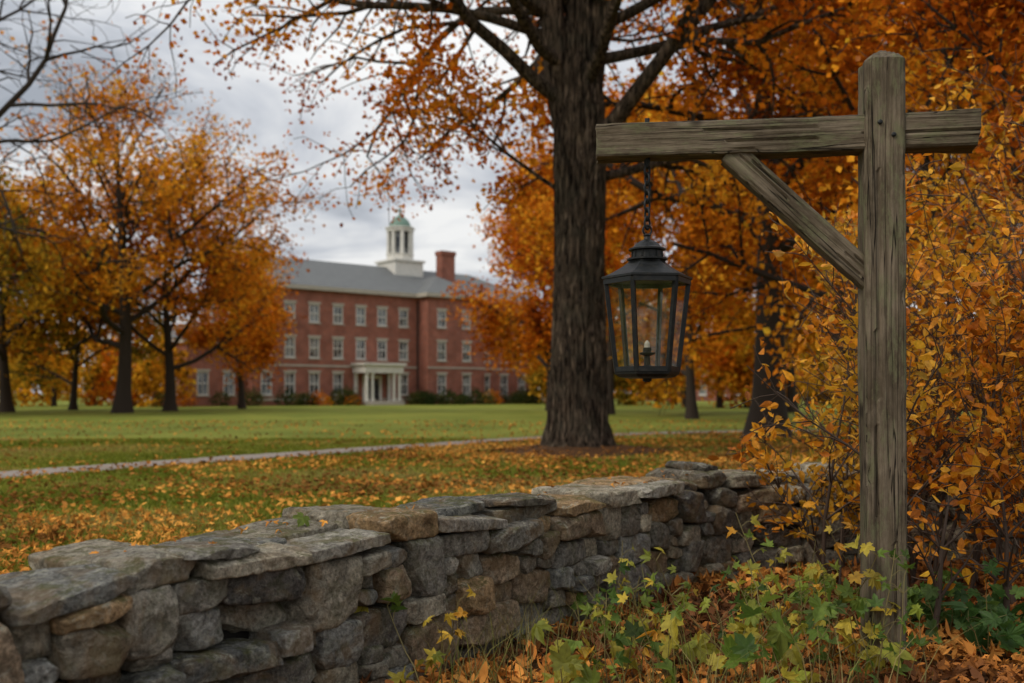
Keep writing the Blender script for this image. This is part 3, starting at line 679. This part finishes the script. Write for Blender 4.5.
# ------------------------------------------------------------ trees
T = Tree(42); cfg = dict(CFG); cfg.update(n=[0,9,7,0], trop=[.1,.3,.0,-.4], rmin=.011, lr=[.5,.5,.52,.5])
bx_, by_ = 1.44, 22.
limbs = [(6.9,(-.2,0,1),9,.34),(7.3,(.16,.12,1),9,.36),(6.6,(.8,-.15,.8),8.5,.2),(7.6,(-.9,-.15,.62),10.5,.16),(6.0,(.9,.3,.3),6.5,.12),
         (8.4,(-.75,-.7,.45),9.5,.14),(8.0,(.3,-.9,.5),8,.16),(7.8,(-.5,.8,.5),9,.17),(5.6,(-.85,.35,.6),4.2,.055),(9,(-1,.1,.25),9.5,.13),(9.3,(.9,-.4,.3),8,.14),(9.9,(-.9,-.3,.1),9.5,.11),(10,(.5,-.8,.2),7,.12),(8.6,(1,.4,.3),8,.14),(9.8,(-.8,.5,.1),9,.12)]
for z, dd, L, r in limbs: T.grow((bx_+(-.15 if dd[0] < 0 else .15), by_, z), norm(dd), L, r, 1, cfg)
mb = MB(); T.mesh(mb, 0)
nz_, na = 200, 120; zz = np.linspace(-.1, 10.5, nz_); A, Z = np.meshgrid(np.arange(na)*2*np.pi/na, zz)
rad = np.interp(Z, [-.1, .25, .7, 1.6, 4, 6.4, 7.6, 9, 10.5], [.86, .72, .64, .60, .55, .57, .52, .34, .2])
rad = rad*(1+.11*np.exp(-Z.clip(0)*1.6)*np.sin(A*5+1)+.05*np.sin(A*3+Z*.4)+.04*np.sin(A*2-Z*.7+2)*(Z > 0))
Pn = np.stack([np.cos(A)*3, np.sin(A)*3, Z*.4], -1).reshape(-1, 3); bark_n = np.abs(fbm(Pn*3.4+3, 3, 4)).reshape(A.shape)
rad = rad+(.3-bark_n)*.19-.02
V = np.stack([bx_+.05*Z*.12+rad*np.cos(A), by_+rad*np.sin(A), Z], -1).reshape(-1, 3)
F = np.array([(i*na+k, i*na+(k+1) % na, (i+1)*na+(k+1) % na, (i+1)*na+k) for i in range(nz_-1) for k in range(na)]); mb.add(V, F, 0, (1,1,1), True)
rng = np.random.default_rng(77); pos = T.leafpos(30, .2, rng); cl = fbm(pos*.6, 2, 8); pos = pos[rng.random(len(pos)) < (.6+cl*1.2).clip(.06, 1)]
nr = rng.normal(size=(len(pos), 3)); nr[:, 2] += .4
scatter(mb, tmpl_quad(), pos, nr, rng.uniform(.10, .19, len(pos)), leafcols(pos, RUST, rng, .5, 3), rng, 1, .3)
mb.build('maple_tree', [M_bark, M_leaf])

def PX(px, d): return (px-512)/995.*d
make_tree('maple_tree', PX(765,29), 29, 18, 8.5, .5, 5.4, 18, 38, .22, ORANGE, 101, .32)
make_tree('maple_tree', PX(930,24), 24, 15, 7, .3, 2.6, 17, 38, .19, ORANGE, 102, .3)
make_tree('maple_tree', PX(690,50), 50, 16, 8, .26, 1.8, 16, 40, .3, GOLD, 103, .45)
make_tree('maple_tree', PX(553,74), 74, 20, 7., .4, 2.2, 18, 42, .34, ORANGE, 104, .55, .55)
make_tree('maple_tree', PX(855,44), 44, 18, 8.5, .36, 2.6, 16, 40, .29, ORANGE, 105, .45)
make_tree('maple_tree', PX(610,60), 60, 19, 7.5, .3, 1.8, 17, 42, .32, RUST, 106, .5, .4)
make_tree('maple_tree', PX(1060,15), 15, 10, 4.6, .2, 1.4, 15, 34, .14, ORANGE, 107, .22)
make_tree('maple_tree', PX(1010,38), 38, 17, 8, .34, 2.2, 16, 36, .27, YELL, 108, .4)
make_tree('maple_tree', PX(790,66), 66, 17, 9, .34, 2.2, 15, 36, .37, YELL, 109, .5)
# left group
make_tree('maple_tree', PX(122,64), 64, 21.5, 12.5, .5, 4.0, 23, 48, .3, GOLD, 201, .42, .98, incs=(78,42))
make_tree('maple_tree', PX(168,70), 70, 15, 9.5, .4, 2.6, 16, 40, .33, ORANGE, 202, .45, .7, incs=(78,40))
make_tree('maple_tree', PX(5,66), 66, 14, 9, .4, 2.6, 16, 40, .33, YELL, 203, .45, .6, incs=(78,40))
make_tree('maple_tree', PX(242,82), 82, 12.5, 6.2, .28, 2.2, 13, 36, .34, ORANGE, 204, .45, .7)
make_tree('maple_tree', PX(75,76), 76, 12, 8, .28, 1.8, 14, 36, .36, OLIVE, 206, .5, .3)
make_tree('maple_tree', PX(-70,55), 55, 13, 8, .4, 3, 14, 36, .3, OLIVE, 205, .4, .5)
make_tree('bare_tree', -20.5, 31, 19, 11, .4, 5, 18, 0, .2, YELL, 301, cfgmod=dict(rmin=.012, n=[0,10,8,0]))

# ------------------------------------------------------------ shrubs at right
SH = [(.40,.12,.010),(.62,.215,.014),(.76,.31,.02),(.76,.39,.03),(.48,.26,.02)]
def shrub(name, x, y, H, ns, per, seed, spreadang=28, pal=SH, ls=(.045, .088), jit=.25, keep=.66):
    T = Tree(seed); rng = np.random.default_rng(seed)
    c = dict(seg=[.3,.25,.15,.1], wander=[.06,.1,.14,.15], trop=[.3,-.1,-.1,-.1], sides=[6,5,4,3], n=[9,5,0,0], start=[.22,.2,0,0], ang=[42,42,40,40], lr=[.42,.5,.5,.5], max=2, rmin=.0028, tip=.3)
    for k in range(ns):
        a = T.r.uniform(0, 6.28); inc = R(T.r.uniform(2, spreadang)); L = H*T.r.uniform(.6, 1.1)
        T.grow((x+T.r.gauss(0, jit), y+T.r.gauss(0, jit), 0), (math.cos(a)*math.sin(inc), math.sin(a)*math.sin(inc), math.cos(inc)), L, T.r.uniform(.009, .02), 0, c)
    mb = MB(); T.mesh(mb, 0); pos = T.leafpos(per, .035, rng); cl = fbm(pos*1.8, 2, seed); pos = pos[(rng.random(len(pos)) < (keep+cl*1.4).clip(.03, 1)) & (pos[:, 2] > .1)]
    nr = rng.normal(size=(len(pos), 3)); nr[:, 2] += .6
    scatter(mb, tmpl_ovate(), pos, nr, rng.uniform(ls[0], ls[1], len(pos)), leafcols(pos, pal, rng, 1.5, seed, .22), rng, 1, .5)
    mb.build(name, [M_twig, M_leafn])
shrub('autumn_shrub', 2.75, 6.2, 2.2, 10, 6, 1); shrub('autumn_shrub', 3.4, 5.9, 2.4, 11, 6, 2); shrub('autumn_shrub', 2.38, 6.6, 1.6, 8, 5, 3, 34)
shrub('autumn_shrub', 3.9, 7.2, 2.9, 12, 6, 4); shrub('autumn_shrub', 3.1, 8.3, 2.8, 12, 6, 5); shrub('autumn_shrub', 4.9, 8.6, 3.6, 12, 6, 6); shrub('autumn_shrub', 2.6, 5.3, 1.2, 6, 4, 7, 40); shrub('autumn_shrub', 5.6, 10.5, 4.2, 12, 5, 8, ls=(.07,.12))
VG = [(.06,.11,.018),(.11,.17,.024),(.19,.24,.032),(.40,.33,.04)]
VY = [(.12,.17,.025),(.28,.27,.035),(.52,.36,.04),(.58,.28,.03)]
def vine(name, x, y, ns, seed, H=.5, pal=VG, ls=(.05, .1), rad=.22, per=6, spiky=False, inc_=45):
    r = random.Random(seed); rng = np.random.default_rng(seed); mb = MB(); T = Tree(seed); P = []; Nn = []; S = []
    for k in range(ns):
        c = dict(seg=[.08], wander=[.1], trop=[-.1], sides=[5], n=[0], start=[0], ang=[0], lr=[0], max=0, rmin=.0018, tip=.4)
        a = r.uniform(0, 6.28); inc = R(r.uniform(3, inc_)); T.grow((x+r.gauss(0, rad), y+r.gauss(0, rad*.7), 0), (math.cos(a)*math.sin(inc), math.sin(a)*math.sin(inc), math.cos(inc)), H*r.uniform(.5, 1.15), .0038, 0, c)
    for tw in list(T.tw):
        for q in range(per):
            t = r.uniform(.25, 1.); j = min(len(tw)-1, int(t*len(tw))); p = tw[j]; a = r.uniform(0, 6.28); L = r.uniform(.03, .1)
            e = (p[0]+math.cos(a)*L, p[1]+math.sin(a)*L, p[2]+L*.5); T.br.append(([p, ((p[0]+e[0])/2, (p[1]+e[1])/2, (p[2]+e[2])/2+.01), e], [.002, .0016, .0014], 3))
            P.append(e); Nn.append((math.cos(a)*.7+r.gauss(0, .4), math.sin(a)*.7+r.gauss(0, .4)-.45, .75)); S.append(r.uniform(*ls)*(1.15-.4*t))
    T.mesh(mb, 0); P = np.array(P); scatter(mb, tmpl_lobed(spiky), P, np.array(Nn), np.array(S), leafcols(P, pal, rng, 3, seed, .22), rng, 1, .4)
    mb.build(name, [M_vstem, M_leafn])
M_vstem = NT('vine_stem').fin((.14, .11, .035), .6)
for i, (a, b, n, h) in enumerate([(PX(590,3.85),3.85,4,.36),(PX(655,4.3),4.3,4,.48),(PX(765,4.2),4.2,4,.46),(PX(825,4.45),4.45,5,.62),(PX(690,5.2),5.2,2,.4),(PX(740,3.75),3.75,3,.28),(PX(800,5.0),5.0,4,.55)]): vine('grape_vine', a, b, n, 60+i, h, VY if i in (0,3) else VG, per=5, ls=(.05,.105))
for i, (px, d_, n, h) in enumerate([(600,4.1,3,.55),(690,4.4,4,.62),(745,4.7,3,.55),(835,4.7,6,.75),(850,4.2,4,.6),(775,5.4,4,.6),(625,5.0,3,.5),(530,4.2,2,.4)]):
    vine('woodland_weed', PX(px, d_), d_, n, 160+i, h, VY if i % 2 else VG, (.03, .062), .16, 8, True, 24)
vine('grape_vine', PX(466,4.3), 4.3, 2, 80, .72, per=5, ls=(.045,.08))
GR = [(.04,.09,.02),(.065,.13,.026),(.11,.17,.03)]
for i, (px, d_) in enumerate([(950,5.2),(985,5.4),(1020,5.2),(1005,4.9)]): vine('ground_ivy', PX(px, d_), d_, 6, 90+i, .3, GR, (.055, .1), .18, 5)
rt = np.random.default_rng(9); mb = MB()
for (px, d_) in [(520,4.8),(560,4.2),(690,4.5),(720,4.0),(780,5.0),(640,5.2),(830,4.0),(600,5.0),(470,4.2),(500,4.4),(660,3.9),(540,5.0),(870,4.4),(750,4.4)]:
    n = 40; c0 = np.array([PX(px, d_), d_]); b0 = c0+rt.normal(0, .1, (n, 2)); an = rt.uniform(0, 6.28, n); h = rt.uniform(.12, .42, n); ln = rt.normal(0, .4, (n, 2))*h[:, None]; w = np.c_[np.cos(an), np.sin(an)]*.0022
    V = np.zeros((n, 5, 3)); V[:, 0, :2] = b0-w; V[:, 1, :2] = b0+w; V[:, 2, :2] = b0+ln*.35+w*.7; V[:, 3, :2] = b0+ln*.35-w*.7; V[:, 2, 2] = V[:, 3, 2] = h*.6; V[:, 4, :2] = b0+ln; V[:, 4, 2] = h
    q = (np.arange(n)*5)[:, None]; cc = leafcols(np.c_[b0, h], [(.2,.15,.06),(.3,.24,.1),(.15,.18,.04)], rt); mb.add(V.reshape(-1, 3), q+np.array([[0,1,2,3]]), 0, np.repeat(cc, 5, 0))
    mb.add(V.reshape(-1, 3), q+np.array([[3,2,4]]), 0, np.repeat(cc, 5, 0))
mb.build('dry_grass_tufts', [M_grass])

# ------------------------------------------------------------ world, sun, camera
w = bpy.data.worlds.new('World'); scene.world = w; w.use_nodes = True; t = w.node_tree; bg = t.nodes['Background']
SE, SR = R(42), R(-125)
sky = t.nodes.new('ShaderNodeTexSky'); sky.sky_type = 'NISHITA'; sky.sun_disc = False; sky.sun_elevation = SE; sky.sun_rotation = SR; sky.dust_density = 2.
tc = t.nodes.new('ShaderNodeTexCoord'); sp = t.nodes.new('ShaderNodeSeparateXYZ'); t.links.new(tc.outputs['Generated'], sp.inputs[0])
def mth(op, a, b):
    q = t.nodes.new('ShaderNodeMath'); q.operation = op
    for i, v in enumerate((a, b)):
        if hasattr(v, 'is_linked'): t.links.new(v, q.inputs[i])
        else: q.inputs[i].default_value = v
    return q.outputs[0]
zp = mth('MAXIMUM', sp.outputs[2], 0.); zz = mth('ADD', zp, .2); cb = t.nodes.new('ShaderNodeCombineXYZ')
t.links.new(mth('DIVIDE', sp.outputs[0], zz), cb.inputs[0]); t.links.new(mth('DIVIDE', sp.outputs[1], zz), cb.inputs[1]); cb.inputs[2].default_value = 3.7
nz = t.nodes.new('ShaderNodeTexNoise'); nz.inputs['Scale'].default_value = 1.75; nz.inputs['Detail'].default_value = 6; nz.inputs['Roughness'].default_value = .52; nz.inputs['Distortion'].default_value = .4
t.links.new(cb.outputs[0], nz.inputs['Vector'])
rp = t.nodes.new('ShaderNodeValToRGB'); e = rp.color_ramp.elements; e[0].position = .37; e[0].color = (3.7, 4.0, 4.5, 1); e[1].position = .6; e[1].color = (9.3, 9.3, 9.2, 1)
x = e.new(.47); x.color = (6.0, 6.25, 6.7, 1); t.links.new(nz.outputs['Fac'], rp.inputs[0])
ov = mth('ADD', mth('MULTIPLY', mth('MULTIPLY', zp, zp), 1.3), .96)
sc = t.nodes.new('ShaderNodeVectorMath'); sc.operation = 'SCALE'; t.links.new(rp.outputs[0], sc.inputs[0]); t.links.new(ov, sc.inputs['Scale'])
mx = t.nodes.new('ShaderNodeMix'); mx.data_type = 'RGBA'; mx.inputs[0].default_value = .94; t.links.new(sky.outputs[0], mx.inputs[6]); t.links.new(sc.outputs[0], mx.inputs[7])
t.links.new(mx.outputs[2], bg.inputs['Color']); bg.inputs['Strength'].default_value = .1
sl = bpy.data.lights.new('sun', 'SUN'); sl.energy = 1.5; sl.angle = R(12); sl.color = (1, .91, .78); so = bpy.data.objects.new('sun', sl); scene.collection.objects.link(so)
sd = Vector((math.sin(SR)*math.cos(SE), math.cos(SR)*math.cos(SE), math.sin(SE))); so.rotation_euler = sd.to_track_quat('Z', 'Y').to_euler(); so.location = (0, 0, 30)
cam = bpy.data.cameras.new('camera'); co = bpy.data.objects.new('camera', cam); scene.collection.objects.link(co); co.location = (0, 0, 1.3); co.rotation_euler = (R(90), 0, 0)
cam.lens = 35; cam.sensor_width = 36; cam.shift_y = .0503; cam.clip_end = 3000; cam.clip_start = .05
cam.dof.use_dof = True; cam.dof.focus_distance = 4.8; cam.dof.aperture_fstop = 1.9
scene.camera = co
scene.view_settings.view_transform = 'Standard'; scene.view_settings.look = 'None'; scene.view_settings.exposure = 0
